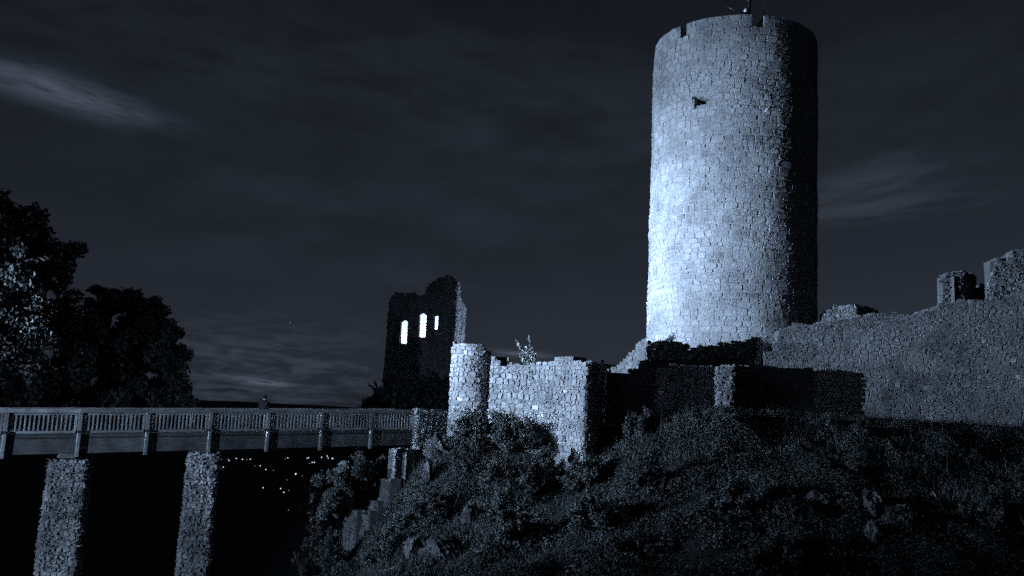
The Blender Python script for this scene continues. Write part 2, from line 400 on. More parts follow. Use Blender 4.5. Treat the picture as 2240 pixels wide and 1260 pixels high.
GRID = np.array([(-1, -1), (-.5, -1), (0, -1), (.5, -1), (1, -1), (-1, -.5), (-1, 0), (-1, .5), (-1, 1), (-.5, 1), (0, 1), (.5, 1), (1, 1), (1, .5), (1, 0), (1, -.5)])
_a = np.array([-1, -.86, 0, .86, 1.0])
SA, SB = np.meshgrid(_a, _a); SA, SB = SA.ravel(), SB.ravel()
RING = (np.abs(SA) > .99) | (np.abs(SB) > .99)
SF = np.array([[j * 5 + i, j * 5 + i + 1, (j + 1) * 5 + i + 1, (j + 1) * 5 + i] for j in range(4) for i in range(4)])
def masonry(parent, path, top, v0, thick, ch, sw, mat, mort, seed=1, hole=None, proud=.05, gap=.018, rough=.03, cell=.2, limit=300,
            region=None, jit=.12, vmin=None, sing=True, wave=.9, clip=(), bright=.03, uwob=.38, split=.16, patch=False, recess=.0, ragged=.0, tone_bias=0.0):
    rg = np.random.default_rng(seed)
    topf = (lambda u: np.interp(np.mod(u, path.len) if path.closed else u, top[0], top[1])) if isinstance(top, tuple) else top
    us = np.arange(0, path.len, .1); vt = float(np.max(topf(us)))
    # core of the wall, a solid of small cells
    nu = max(2, int(round(path.len / cell))); nv = max(2, int(math.ceil((vt - v0) / cell)))
    ue = np.linspace(0, path.len, nu + 1); ve = v0 + np.arange(nv + 1) * cell
    uc, vc = np.meshgrid((ue[:-1] + ue[1:]) / 2, (ve[:-1] + ve[1:]) / 2, indexing='ij')
    mask = vc < topf(uc) - .06
    if hole is not None: mask &= ~hole(uc, vc)
    UU, VV = np.meshgrid(ue, ve, indexing='ij')
    wob = (vnoise(UU, VV, 1.4) - .5) * .05
    Vf = path(UU, VV, -recess + wob - .01); Vb = path(UU, VV, -thick + 0 * UU)
    V = np.concatenate([Vf.reshape(-1, 3), Vb.reshape(-1, 3)]); off = (nu + 1) * (nv + 1)
    I = lambda i, j: i * (nv + 1) + j
    ii, jj = np.nonzero(mask); fs = []
    a, b2, c, d = I(ii, jj), I(ii + 1, jj), I(ii + 1, jj + 1), I(ii, jj + 1)
    fs.append(np.stack([a, b2, c, d], 1)); fs.append(np.stack([d, c, b2, a], 1) + off)
    pad = np.zeros((nu + 2, nv + 2), bool); pad[1:-1, 1:-1] = mask
    if path.closed: pad[0, 1:-1] = mask[-1]; pad[-1, 1:-1] = mask[0]
    for di, dj, p, q in ((-1, 0, d, a), (1, 0, b2, c), (0, -1, a, b2), (0, 1, c, d)):
        s = ~pad[ii + 1 + di, jj + 1 + dj]
        fs.append(np.stack([p[s], q[s], q[s] + off, p[s] + off], 1)[:, ::-1])
    cu = np.concatenate(fs)
    used, inv = np.unique(cu, return_inverse=True)
    obj('mortar', mesh_np('mortar', V[used], inv.reshape(-1, 4), mat=mort), parent)
    # stones laid in courses
    rects = []; v = v0; row = 0
    while v < vt + ch:
        h = ch * rg.uniform(.6, 1.38); u = -rg.uniform(0, sw) if not path.closed else rg.uniform(0, sw); uend = path.len if not path.closed else u + path.len
        while u < uend - .05:
            w = sw * rg.uniform(.55, 1.5) * (1.15 if h > ch else .9); w = min(w, uend - u)
            if uend - (u + w) < sw * .4: w = uend - u
            lo = max(u, 0) if not path.closed else u
            x0, x1 = lo, u + w
            if x1 - x0 > .06:
                if rg.random() < split and h > ch * .9:
                    k = rg.uniform(.35, .65); rects += [(x0, x1, v, v + h * k), (x0, x1, v + h * k, v + h)]
                else: rects.append((x0, x1, v, v + h))
            u += w
        v += h; row += 1
    for c0, c1, cz in clip:                     # stones stop at the sides of an opening
        new = []
        for x0, x1, y0, y1 in rects:
            sh_ = 0 if not path.closed else (path.len if x1 < c0 else (-path.len if x0 > c1 else 0))
            x0s, x1s = x0, x1
            if (y0 + y1) / 2 > cz and x1s > c0 and x0s < c1:
                if c0 - x0s > .08: new.append((x0s, c0, y0, y1))
                if x1s - c1 > .08: new.append((c1, x1s, y0, y1))
            else: new.append((x0, x1, y0, y1))
        rects = new
    Rc = np.array(rects); uc = (Rc[:, 0] + Rc[:, 1]) / 2; vc = (Rc[:, 2] + Rc[:, 3]) / 2
    tt = topf(uc) + rg.normal(0, .03 + ragged, len(uc))
    keep = (vc < tt) & ((Rc[:, 3] < tt + .18))
    if vmin is not None: keep &= Rc[:, 3] > vmin(uc)
    if hole is not None:
        for fx, fy in [(p_, q_) for p_ in (-.9, -.5, 0, .5, .9) for q_ in (-.8, -.3, .3, .8)]:
            keep &= ~hole(uc + fx * (Rc[:, 1] - Rc[:, 0]) / 2, vc + fy * (Rc[:, 3] - Rc[:, 2]) / 2)
    Rc, uc, vc = Rc[keep], uc[keep], vc[keep]; n = len(Rc)
    hu = (Rc[:, 1] - Rc[:, 0]) / 2 - gap * rg.uniform(.4, 1.5, n); hv = (Rc[:, 3] - Rc[:, 2]) / 2 - gap * rg.uniform(.4, 1.5, n)
    hu, hv = np.maximum(hu, .02), np.maximum(hv, .02)
    cj = rg.normal(0, jit, (n, 4, 2)).clip(-.25, .25)           # corner jitter
    wts = np.stack([(1 - SA) * (1 - SB), (1 + SA) * (1 - SB), (1 + SA) * (1 + SB), (1 - SA) * (1 + SB)], 0) / 4
    ju = np.einsum('nk,kg->ng', cj[:, :, 0], wts); jv = np.einsum('nk,kg->ng', cj[:, :, 1], wts)
    rd = 1 - .16 * (SA ** 2) * (SB ** 2)
    shrink = np.minimum(hu, hv)[:, None]
    gu = uc[:, None] + SA * rd * hu[:, None] + ju * shrink; gv = vc[:, None] + SB * rd * hv[:, None] + jv * shrink
    gu = gu + (vnoise(gu + seed, gv, 1.1 / sw, 2) - .5) * sw * uwob; gv = gv + (vnoise(gu + 40, gv + seed, .55 / sw, 3) - .5) * ch * wave
    pr = proud * rg.uniform(.25, 1.5, n)[:, None]
    if patch: pr = pr * np.clip(vnoise(uc, vc, .45, 3) * 3.2 - .75, .25, 1.9)[:, None]
    tilt = rg.normal(0, rough * .7, (n, 2))
    o = np.where(RING[None], -.05 - recess, pr + tilt[:, :1] * SA + tilt[:, 1:] * SB + rg.normal(0, rough, (n, 25)) - recess)
    o = np.where(RING[None], o, np.maximum(o, -recess + .004))
    P = path(gu, gv, o)                                          # (n,25,3)
    tone = np.clip(rg.beta(4, 4, n) * .8 + .06 + tone_bias + (rg.random(n) < bright) * .5, 0, 1)
    # the ones that show largest become single stones
    single = np.zeros(n, bool)
    if sing:
        cs = [0, 4, 24, 20]; pxs = [proj(P[:, k]) for k in cs]
        ar = 0
        for k in range(4):
            x1, y1 = pxs[k]; x2, y2 = pxs[(k + 1) % 4]; ar = ar + (x1 * y2 - x2 * y1)
        ar = -ar / 2; mx, my = proj(P[:, 12])
        ok = (mx > 2) & (mx < W - 2) & (my > 2) & (my < H - 2)
        if region is not None: ok &= region(mx, my)
        ar = np.where(ok, ar, -1)
        order = np.argsort(-ar)[:limit]; single[order[ar[order] > 25]] = True
    for i in np.nonzero(single)[0]:
        c = P[i].mean(0); obj('stone', mesh_np('stone', P[i] - c, SF, np.full(25, tone[i]), mat), parent, c - np.array(parent.location))
    r = np.nonzero(~single)[0]
    if len(r):
        fc = (SF[None] + (np.arange(len(r)) * 25)[:, None, None]).reshape(-1, 4)
        om = obj('masonry', mesh_np('masonry', P[r].reshape(-1, 3), fc, np.repeat(tone[r], 25), mat), parent); om['kind'] = 'stuff'
        om.location = -np.array(parent.location)
    for ch_ in parent.children:
        if ch_.name.startswith('mortar'): ch_.location = -np.array(parent.location)
    return P

# ------------------------------------------------------------------ the round keep
TY = 54.0; TX = xy(1595, TY)[0]; TR = 5.14
th = np.linspace(0, 2 * math.pi, 181)[:-1]
# start at the far side, walk so that the normal points outwards
circ = Path(np.stack([TX + TR * np.sin(th), TY + TR * np.cos(th)], 1)[::-1], closed=True, smooth=.05)
def cyl_uz(px, py):
    d = ray(px, py); a = d[0] ** 2 + d[1] ** 2; bq = -2 * (d[0] * TX + d[1] * TY); c = TX ** 2 + TY ** 2 - TR ** 2
    disc = bq * bq - 4 * a * c; t_ = (-bq - math.sqrt(max(disc, 0))) / (2 * a); p = d * t_
    i = int(np.argmin((circ.x - p[0]) ** 2 + (circ.y - p[1]) ** 2)); return circ.u[i], p[2]
ZT = cyl_uz(1585, 30)[1]
cren = [tuple(sorted((cyl_uz(1487, 75)[0], cyl_uz(1504, 75)[0]))), tuple(sorted((cyl_uz(1646, 40)[0], cyl_uz(1671, 40)[0])))]
ucen = cyl_uz(1596, 300)[0]
for dg in (110, 160, 205, 250): cren.append((ucen + R(dg) * TR - .4, ucen + R(dg) * TR + .4))
def ttop(u):
    u = np.mod(u, circ.len); z = ZT - .12 * vnoise(u, 0 * u, .9, 2)
    for a, b2 in cren: z = np.where((np.mod(u - a, circ.len) < (b2 - a)), ZT - .95, z)
    return z
sl = [cyl_uz(*p) for p in ((1513, 209), (1549, 217), (1550, 223), (1537, 230), (1517, 236), (1519, 223))]
def in_poly(poly):
    def f(u, v):
        u = np.asarray(u); v = np.asarray(v); ins = np.zeros(u.shape, bool); n = len(poly)
        for i in range(n):
            (x1, y1), (x2, y2) = poly[i], poly[(i + 1) % n]
            if y1 == y2: continue
            cnd = ((y1 > v) != (y2 > v)) & (u < (x2 - x1) * (v - y1) / (y2 - y1) + x1); ins ^= cnd
        return ins
    return f
SLOT = in_poly(sl)
tower = thing('round_tower', 'tall round sandstone keep, floodlit on its left side, with a notched parapet', 'tower', (TX, TY, 1.0))
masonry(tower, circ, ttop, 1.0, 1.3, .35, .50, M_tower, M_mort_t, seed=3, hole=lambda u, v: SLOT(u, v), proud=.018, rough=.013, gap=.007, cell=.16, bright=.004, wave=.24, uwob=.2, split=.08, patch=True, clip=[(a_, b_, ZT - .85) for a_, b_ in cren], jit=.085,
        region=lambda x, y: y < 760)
# floor slab under the parapet closes the shaft
th2 = np.linspace(0, 2 * math.pi, 49)[:-1]
V = np.concatenate([np.stack([TX + (TR - 1.2) * np.cos(th2), TY + (TR - 1.2) * np.sin(th2), np.full(48, z)], 1) for z in (ZT - 1.7, ZT - 1.4)]) - np.array(tower.location)
me = bpy.data.meshes.new('floor_slab'); me.from_pydata(V.tolist(), [], [list(range(47, -1, -1)), list(range(48, 96))] + [[i, (i + 1) % 48, 48 + (i + 1) % 48, 48 + i] for i in range(48)])
me.materials.append(M_mort_d); obj('floor_slab', me, tower)
# iron bar standing out of the wall
def on_tower(px, py, off=0.0):
    u, z = cyl_uz(px, py); return circ(np.array([u]), np.array([z]), np.array([off]))[0]
o = obj('metal_bar', tube_mesh('metal_bar', [([on_tower(1670, 248, -.05), on_tower(1684, 233, .10)], [.035, .035], 8)], M_steel), tower); o.location = -np.array(tower.location)
# masts and a lamp on the tower head
zc = ZT - 1.4; bx_, by_ = TX + 1.2, TY - 2.6
p0 = at(1639, 22, TY - 4.2); p0[2] = zc
ms = thing('signal_mast', 'dark mast with a crooked arm standing on top of the round keep', 'mast', tuple(p0))
obj('pole', tube_mesh('pole', [([(0, 0, 0), (0, 0, 2.9)], [.1, .09], 8), ([(0, 0, 2.6), (.02, .3, 6)], [.16, .05], 8)], M_iron), ms)
obj('stay', tube_mesh('stay', [([(-.05, 0, 1.75), (-1.0, 0, 2.0), (-1.35, .1, 2.25)], [.035, .035, .03], 6)], M_iron), ms)
obj('lamp_head', tube_mesh('lamp_head', [([(-.30, -.1, 1.78), (-.2, -.1, 1.98)], [.09, .14], 10)], M_steel), ms)
obj('bracket', tube_mesh('bracket', [([(0, 0, 1.6), (-.25, -.1, 1.8)], [.04, .04], 6)], M_iron), ms)
p1 = at(1672, 22, TY - 4.4); p1[2] = zc
rd_ = thing('lightning_rod', 'thin dark rod rising right of the mast on the keep', 'rod', tuple(p1))
obj('rod', tube_mesh('rod', [([(0, 0, 0), (0, 0, 4.5)], [.035, .02], 6)], M_iron), rd_)
obj('foot', tube_mesh('foot', [([(0, 0, 0), (0, 0, .12)], [.16, .12], 10)], M_iron), rd_)

# ------------------------------------------------------------------ walls
def wall(name, label, cat, pts, topp, v0, thick=.9, ch=.28, sw=.4, mat=M_wall, mort=M_mort_d, group=None, closed=False, plan=None, smooth=.12, **kw):
    p = Path(plan if plan is not None else [xy(a, b2) for a, b2 in pts], closed, smooth)
    t_ = thing(name, label, cat, (float(p.x.mean()), float(p.y.mean()), v0), group)
    top = p.profile(topp) if topp is not None else kw.pop('topz')
    masonry(t_, p, top, v0, thick, ch, sw, mat, mort, **kw); return t_, p

# turret: a round corner with a short curved wall ending in a corner and a return
tx_, ty_ = xy(1029, 47.0); trr = 1.12
arc = [(tx_ + trr * math.sin(a), ty_ + trr * math.cos(a)) for a in np.linspace(R(-30), R(-250), 30)]
tplan = arc + [xy(1071, 46.0), xy(1092, 45.85), xy(1130, 45.45), xy(1190, 44.5), xy(1280, 42.05), xy(1294, 42.3), xy(1312, 44.2), xy(1335, 48.0)]
TP = Path(tplan, smooth=.1)
ttop_pts = [(988, 757), (992, 752), (1005, 750), (1030, 751), (1050, 752), (1060, 757), (1068, 764), (1072, 776), (1080, 780), (1088, 786), (1095, 800), (1110, 799), (1117, 794), (1126, 789), (1131, 797), (1140, 799), (1152, 800),
            (1160, 799), (1175, 796), (1190, 793), (1200, 792), (1214, 786), (1222, 780), (1235, 776), (1246, 777), (1255, 784), (1268, 789), (1278, 792), (1285, 797), (1298, 789), (1310, 791), (1322, 801), (1332, 812)]
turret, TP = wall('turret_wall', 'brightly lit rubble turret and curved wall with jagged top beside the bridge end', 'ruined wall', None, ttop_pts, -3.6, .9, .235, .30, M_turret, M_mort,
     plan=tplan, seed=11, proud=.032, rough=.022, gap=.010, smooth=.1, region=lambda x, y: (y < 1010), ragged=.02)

# abutment between bridge and turret
wall('abutment_wall', 'dim rubble abutment wall between bridge end and bright turret', 'wall', None,
     [(903, 895), (910, 894), (940, 895), (990, 897)], -6.5, .9, .22, .27, M_pier, M_mort_d,
     plan=[xy(903, 49.6), xy(914, 47.9), xy(996, 49.2)], seed=13, proud=.06, rough=.035)
stp = thing('stepped_wall', 'stepped retaining wall descending the slope below the bridge end', 'wall', (*xy(820, 46), -12))
for q_, (pl_, tp_) in enumerate([
    ([(718, 47.0), (766, 46.4)], [(718, 1157), (766, 1157)]),
    ([(768, 46.7), (799, 45.6)], [(768, 1114), (799, 1117)]),
    ([(801, 46.2), (826, 45.3)], [(801, 1121), (826, 1120)]),
    ([(812, 47.3), (842, 46.2)], [(812, 1094), (842, 1093)]),
    ([(843, 47.1), (865, 46.1)], [(843, 1049), (865, 1048)]),
    ([(863, 47.6), (873, 46.3), (914, 47.6)], [(863, 984), (873, 984), (914, 981)])]):
    p_ = Path([xy(*v_) for v_ in pl_], smooth=.05)
    masonry(stp, p_, p_.profile(tp_), -12, .6, .22, .28, M_turret, M_mort, seed=70 + q_, proud=.05, rough=.03, cell=.15, limit=50)

# right-hand curtain wall
wall('curtain_wall', 'long grey rubble curtain wall rising to the right of the keep', 'wall',
     None, [(1671, 770), (1694, 766), (1697, 745), (1703, 735), (1708, 719), (1740, 711), (1790, 705), (1850, 697), (1880, 690), (1925, 684), (1970, 683), (2010, 683), (2035, 674), (2062, 666), (2100, 658), (2170, 651), (2240, 642), (2330, 632)], -.6, 1.0, .23, .33, M_wall, M_mort_d,
     plan=[xy(1670.5, 48.2), xy(1850, 48.0), xy(2050, 47.7), xy(2420, 47.2)], seed=19, proud=.016, rough=.018, gap=.006, wave=1.1, jit=.2, bright=.02, region=lambda x, y: y < 925)
wall('wall_stub', 'pale low wall piece showing behind the curtain wall, right of the keep', 'ruined wall', None,
     [(1796, 700), (1804, 690), (1812, 675), (1830, 671), (1870, 668), (1900, 670), (1922, 682)], 2.0, .8, .26, .36, M_turret, M_mort,
     plan=[xy(1790, 51.5), xy(1796, 50.3), xy(1876, 50.2), xy(1930, 53.5)], seed=23, proud=.03, rough=.02, region=lambda x, y: y < 702)
wall('ruined_merlon', 'narrow ruined merlon with ragged sides on the curtain wall', 'merlon', None,
     [(2062, 606), (2070, 597), (2085, 595), (2108, 594), (2113, 601), (2125, 597), (2141, 604)], 4.5, .7, .24, .3, M_wall, M_mort_d,
     plan=[xy(2064, 51), xy(2063, 49.1), xy(2112, 49.1), xy(2119, 49.6), xy(2142, 51.6)], seed=29, proud=.05, rough=.03, jit=.18, region=lambda x, y: y < 664, ragged=.05)
wall('ruined_merlon', 'tall ruined merlon with a notch in its top, at the picture edge', 'merlon', None,
     [(2166, 620), (2169, 568), (2190, 563), (2194, 576), (2206, 566), (2209, 553), (2222, 547), (2290, 540)], 4.5, .7, .24, .3, M_wall, M_mort_d,
     plan=[xy(2168, 50.8), xy(2169, 48.8), xy(2320, 48.6)], seed=31, proud=.05, rough=.03, jit=.18, region=lambda x, y: y < 652, ragged=.05)
wall('parapet_wall', 'low dark parapet between the two ruined merlons', 'ruined wall', None,
     [(2120, 650), (2140, 628), (2150, 618), (2162, 620), (2180, 618)], 4.5, .5, .24, .3, M_wall, M_mort_d,
     plan=[xy(2118, 52.2), xy(2185, 52.4)], seed=37, proud=.04, rough=.02, region=lambda x, y: (y < 655) & (x > 2140) & (x < 2172))
# dark walls before the keep
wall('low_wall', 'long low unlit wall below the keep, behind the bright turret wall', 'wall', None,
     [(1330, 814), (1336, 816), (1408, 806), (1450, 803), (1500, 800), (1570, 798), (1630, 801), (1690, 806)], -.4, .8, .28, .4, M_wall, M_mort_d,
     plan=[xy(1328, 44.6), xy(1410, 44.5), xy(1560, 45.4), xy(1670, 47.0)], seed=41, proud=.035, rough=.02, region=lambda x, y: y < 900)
wall('broken_shade_wall', 'broken unlit wall with stepped top, its right run added in place of shade on the keep foot', 'ruined wall', None,
     [(1408, 757), (1412, 755), (1418, 748), (1434, 745), (1440, 752), (1452, 751), (1466, 747), (1490, 749), (1505, 755), (1510, 763), (1560, 756), (1620, 745), (1700, 731), (1720, 729)], .3, .6, .28, .4, M_wall, M_mort_d,
     plan=[xy(1409, 45.2), xy(1515, 46.6), xy(1722, 50.2)], seed=43, proud=.035, rough=.02, region=lambda x, y: y < 806)  # right of the stepped part the wall is added, standing in for the keep's shaded foot
wall('sloping_wall', 'lit wall fragment with sloping stepped top, left of the keep foot', 'ruined wall', None,
     [(1328, 815), (1334, 808), (1352, 797), (1366, 786), (1380, 771), (1390, 757), (1400, 743), (1412, 740), (1440, 738)], 1.0, .8, .27, .36, M_wall, M_mort_d,
     plan=[xy(1326, 58.5), xy(1331, 57.2), xy(1440, 56.5)], seed=47, proud=.035, rough=.02, region=lambda x, y: (y < 816) & (x < 1408))
wall('wall_end', 'upright lit wall end standing alone in the shadow before the keep', 'ruined wall', None,
     [(1563, 801), (1572, 800), (1585, 800), (1600, 800), (1604, 801), (1650, 802), (1662, 803)], -.3, .5, .23, .3, M_wall, M_mort_d,
     plan=[xy(1567, 45.6), xy(1566, 44.8), xy(1602, 44.7), xy(1607, 45.0), xy(1660, 46.8)], seed=53, proud=.05, rough=.03, smooth=.08, region=lambda x, y: y < 895)

# ------------------------------------------------------------------ gatehouse
gt = R(6.5)
fx, fy = math.cos(gt), -math.sin(gt)      # along the front, to the right
GL = np.array(xy(835, 80)); gw = 6.4
Gc = [GL, GL + gw * np.array([fx, fy]), GL + gw * np.array([fx, fy]) + 5.2 * np.array([-fy, fx]), GL + 5.2 * np.array([-fy, fx])]
gp = [tuple(Gc[3]), tuple(Gc[0]), tuple(Gc[1]), tuple(Gc[2])]
GP = Path(gp, smooth=.06)
gate = thing('gatehouse_ruin', 'dark ruined gatehouse with lit arched windows and ragged top', 'gatehouse', (float(GP.x.mean()), float(GP.y.mean()), -1))
gtop = [(842, 655), (850, 652), (858, 645), (868, 640), (880, 640), (888, 647), (893, 641), (905, 637), (912, 644), (922, 645), (929, 641), (932, 628), (945, 616), (960, 606), (978, 602)]
GR = (5.22, 5.2 + 6.4 + .02)
gu, gz = GP.profile(gtop, GR)
def gtopf(u): 
    z = np.interp(u, gu, gz)
    e = GP.uz(978, 602, GR)[0]
    z = np.where(u > e + .6, np.interp(u, [e + .6, e + 1.5, e + 3, e + 5.4], [gz[-1] - .2, gz[-1] - .7, gz[-1] - 1.8, gz[-1] - 2.4]), z)
    return np.where(u < 4.6, gz[0] + .3 * np.sin(u * 2), z)
def arch(px0, px1, pt, pb, rise):
    a, zt = GP.uz(px0, pt, GR); b2, _ = GP.uz(px1, pt, GR); _, zb = GP.uz((px0 + px1) / 2, pb, GR); rr = (b2 - a) / 2
    def f(u, v):
        k = np.clip(1 - ((u - (a + b2) / 2) / rr) ** 2, 0, 1)
        return (np.abs(u - (a + b2) / 2) < rr) & (v > zb) & (v < zt - rise * rr + rise * rr * np.sqrt(k))
    return f
H1, H2, H3 = arch(876, 893, 699, 751, 1.2), arch(917, 933, 685, 737, 1.0), arch(950, 958, 689, 721, .3)
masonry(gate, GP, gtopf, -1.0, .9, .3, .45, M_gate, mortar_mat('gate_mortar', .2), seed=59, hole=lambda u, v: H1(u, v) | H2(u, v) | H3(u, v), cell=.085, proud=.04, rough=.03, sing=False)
bw_p = Path([tuple(Gc[2] - .95 * np.array([fx, fy])), tuple(Gc[3] + .95 * np.array([fx, fy]))], smooth=.05)
V, Fq = boxes([(((Gc[2] + Gc[3]) / 2).tolist() + [4.6], np.array([fx, fy, 0]) * (gw / 2 - .95), np.array([-fy, fx, 0]) * .3, np.array([0, 0, 5.6]))])
o = obj('back_wall', mesh_np('back_wall', V, Fq, mat=M_plaster), gate); o.location = -np.array(gate.location)

# ------------------------------------------------------------------ bridge piers
BA = np.array([.0618, .045]) * 37.0; BL = np.hypot(*BA); bd = BA / BL; bn = np.array([bd[1], -bd[0]])   # along, and towards the camera
B0 = np.array(xy(18, 37.0))
def rail_z(k):                               # top of the handrail at post k
    return -.80 + k * .118
def bp(k, n=0.0, dz=0.0):
    p = B0 + BA * k + bn * n; return np.array([p[0], p[1], rail_z(k) + dz])
def pier(px0, px1, Y, label, seed, ztop, dark):
    a, b2 = np.array(xy(px0, Y, 1005)), np.array(xy(px1, Y - .1, 1005)); d = (b2 - a) / np.linalg.norm(b2 - a); bk = b2 / np.linalg.norm(b2)
    pl = [tuple(a + bk * 2.6), tuple(a), tuple(b2), tuple(b2 + bk * 2.6 + d * dark)]
    p = Path(pl, True, .1); t_ = thing('bridge_pier', label, 'pier', (float(p.x.mean()), float(p.y.mean()), -14), 'stone piers carrying the footbridge')
    masonry(t_, p, lambda u: 0 * u + ztop, -14, .45, .17, .2, M_pier, M_mort_d, seed=seed, proud=.06, rough=.042, gap=.008, jit=.22, cell=.25, ragged=.03)
    c = (a + b2) / 2 + bk * 1.3
    V, Fq = boxes([((c[0], c[1], ztop - .1), np.array([*d, 0]) * (np.linalg.norm(b2 - a) / 2 - .1), np.array([*bk, 0]) * 1.2, np.array([0, 0, .06]))])
    o = obj('cap_slab', mesh_np('cap_slab', V, Fq, mat=M_mort), t_); o.location = -np.array(t_.location); return t_
z1 = at(150, 1003, 38.6)[2]; z2 = at(445, 993, 41.0)[2]
pier(112, 189, 38.6, 'rough stone bridge pier at far left, wider of the two', 61, z1, .3)
pier(414, 474, 41.0, 'rough stone bridge pier under the middle, slimmer of the two', 67, z2, .05)

# ------------------------------------------------------------------ footbridge
bridge = thing('footbridge', 'timber footbridge with slatted railing on stone piers', 'footbridge', tuple(bp(0, 0, -1.0)))
BLOC = np.array(bridge.location)
d3 = bp(1) - bp(0); d3n = d3 / np.linalg.norm(d3); n3 = np.array([bn[0], bn[1], 0]); z3 = np.array([0, 0, 1.0])
MATS = {}
def bobj(name, c, hx, hy, hz, mat, bev=True, ax=d3n):
    """box along the bridge; the box is built round its own origin"""
    V, Fq = boxes([((0, 0, 0), (hx, 0, 0), (0, hy, 0), (0, 0, hz))])
    me = mesh_np(name, V, Fq[:, ::-1], mat=mat); o = obj(name, me, bridge)
    y = np.cross(z3, ax); y /= np.linalg.norm(y); zz = np.cross(ax, y)
    MATS[o.name] = Matrix(((ax[0], y[0], zz[0], c[0] - BLOC[0]), (ax[1], y[1], zz[1], c[1] - BLOC[1]), (ax[2], y[2], zz[2], c[2] - BLOC[2]), (0, 0, 0, 1)))
    o.matrix_basis = MATS[o.name]; return o
K0, K1 = -3, 7
VX = np.cross(n3, z3)
hor = np.array([bd[0], bd[1], 0])
def shared(name, like, c):
    o = obj(name, like.data, bridge); m_ = MATS[like.name].copy(); m_.translation = Vector(c - BLOC); o.matrix_basis = m_; return o
protos = {}
def piece(name, key, c, hx, hy, hz, mat, ax=d3n):
    if key in protos: return shared(name, protos[key], c)
    protos[key] = bobj(name, c, hx, hy, hz, mat, ax=ax); return protos[key]
WID = 2.5
for side, n_ in (('near', 0.0), ('far', -WID)):
    s = 1 if n_ == 0 else -1
    for k in range(K0, K1):
        mid = k + .5
        # handrail boards are butted over the posts
        piece('handrail', 'hr', bp(mid, n_, -.09), BL / 2 * 1.0 - .003, .11, .085, M_wood)
        piece('top_rail', 'tr', bp(mid, n_ - .0 * s, -.235), BL / 2 - .13, .035, .035, M_wood)
        piece('bottom_rail', 'br', bp(mid, n_, -1.0), BL / 2 - .13, .045, .05, M_wood)
        for i in range(13):
            q = k + .10 + .80 * (i + .5) / 13
            piece('baluster', 'ba', bp(q, n_, -.61), .028, .028, .335, M_wood, ax=hor)
        for i in (0, 1):
            q = k + (.055 if i == 0 else .945); piece('side_post', 'sp', bp(q, n_, -.62), .04, .045, .36, M_wood, ax=hor)
        piece('beam', 'bm' + side, bp(mid, n_ - .02 * s, -1.60), BL / 2 - .002,   .10, .32, M_beam if side == 'near' else M_wood_d)
        piece('deck_edge', 'de', bp(mid, n_ + .02 * s, -1.17), BL / 2 - .002, .06, .075, M_wood_d)
    for k in range(K0, K1 + 1):
        kk = min(k, K1 - .03)
        piece('post', 'po' + side, bp(kk, n_ + .04 * s, -.56), .078, .08, .375, M_wood, ax=hor)
        piece('post_foot', 'pf' + side, bp(kk, n_ + .15 * s, -1.56), .062, .08, .50, M_wood, ax=hor)
        piece('bolt_plate', 'bo' + side, bp(kk, n_ + .13 * s, -1.0), .05, .08, .06, M_iron, ax=hor)
# deck planks lie across the beams
nplank = int((K1 - K0) * BL / .22)
for i in range(nplank):
    k = K0 + (i + .5) * (K1 - K0) / nplank
    piece('deck_plank', 'dp', bp(k, -WID / 2, -1.125), .105, WID / 2 - .1, .025, M_wood_d)
for k in (1.0, 3.0):
    piece('bearing_block', 'bb', bp(k - .12, -.15, -2.02), .32, .3, .09, M_mort, ax=hor)
for (a, b2) in ((505, 572), (600, 690), (718, 772)):
    ka = np.argmin([abs(proj(bp(q, -WID + .1, -.6))[0] - a) for q in np.linspace(0, 7, 701)]) / 100
    kb = np.argmin([abs(proj(bp(q, -WID + .1, -.6))[0] - b2) for q in np.linspace(0, 7, 701)]) / 100
    bobj('board', bp((ka + kb) / 2, -WID + .09, -.68), (kb - ka) * BL / 2, .02, .26, M_board)
    bobj('board_rail', bp((ka + kb) / 2, -WID + .12, -.40), (kb - ka) * BL / 2, .03, .03, M_board)

# ------------------------------------------------------------------ foliage
def leaf_quads(P, size, rg, updir=.35, elong=1.7):
    n = len(P); nrm = rg.normal(0, 1, (n, 3)); nrm[:, 2] += updir * 2; nrm /= np.linalg.norm(nrm, axis=1)[:, None]
    a = np.cross(nrm, rg.normal(0, 1, (n, 3))); a /= np.linalg.norm(a, axis=1)[:, None] + 1e-9; b2 = np.cross(nrm, a)
    s = (size * rg.uniform(.6, 1.35, n))[:, None]
    q = np.stack([P - a * s * elong / 2, P + b2 * s * .42 + nrm * s * .12, P + a * s * elong / 2, P - b2 * s * .42 + nrm * s * .12], 1)
    return q.reshape(-1, 3), np.arange(n * 4).reshape(-1, 4)
def leaf_mesh(name, P, size, rg, mat, tone=None, **kw):
    V, Fq = leaf_quads(P, size, rg, **kw)
    if tone is None: tone = rg.random(len(P))
    return mesh_np(name, V, Fq, np.repeat(tone, 4), mat)
def clump(c, r, n, rg, shell=.55):
    v = rg.normal(0, 1, (n, 3)); v /= np.linalg.norm(v, axis=1)[:, None]
    return c + v * (np.asarray(r) * (shell + (1 - shell) * rg.random(n) ** .5)[:, None]) + rg.normal(0, .06, (n, 3))
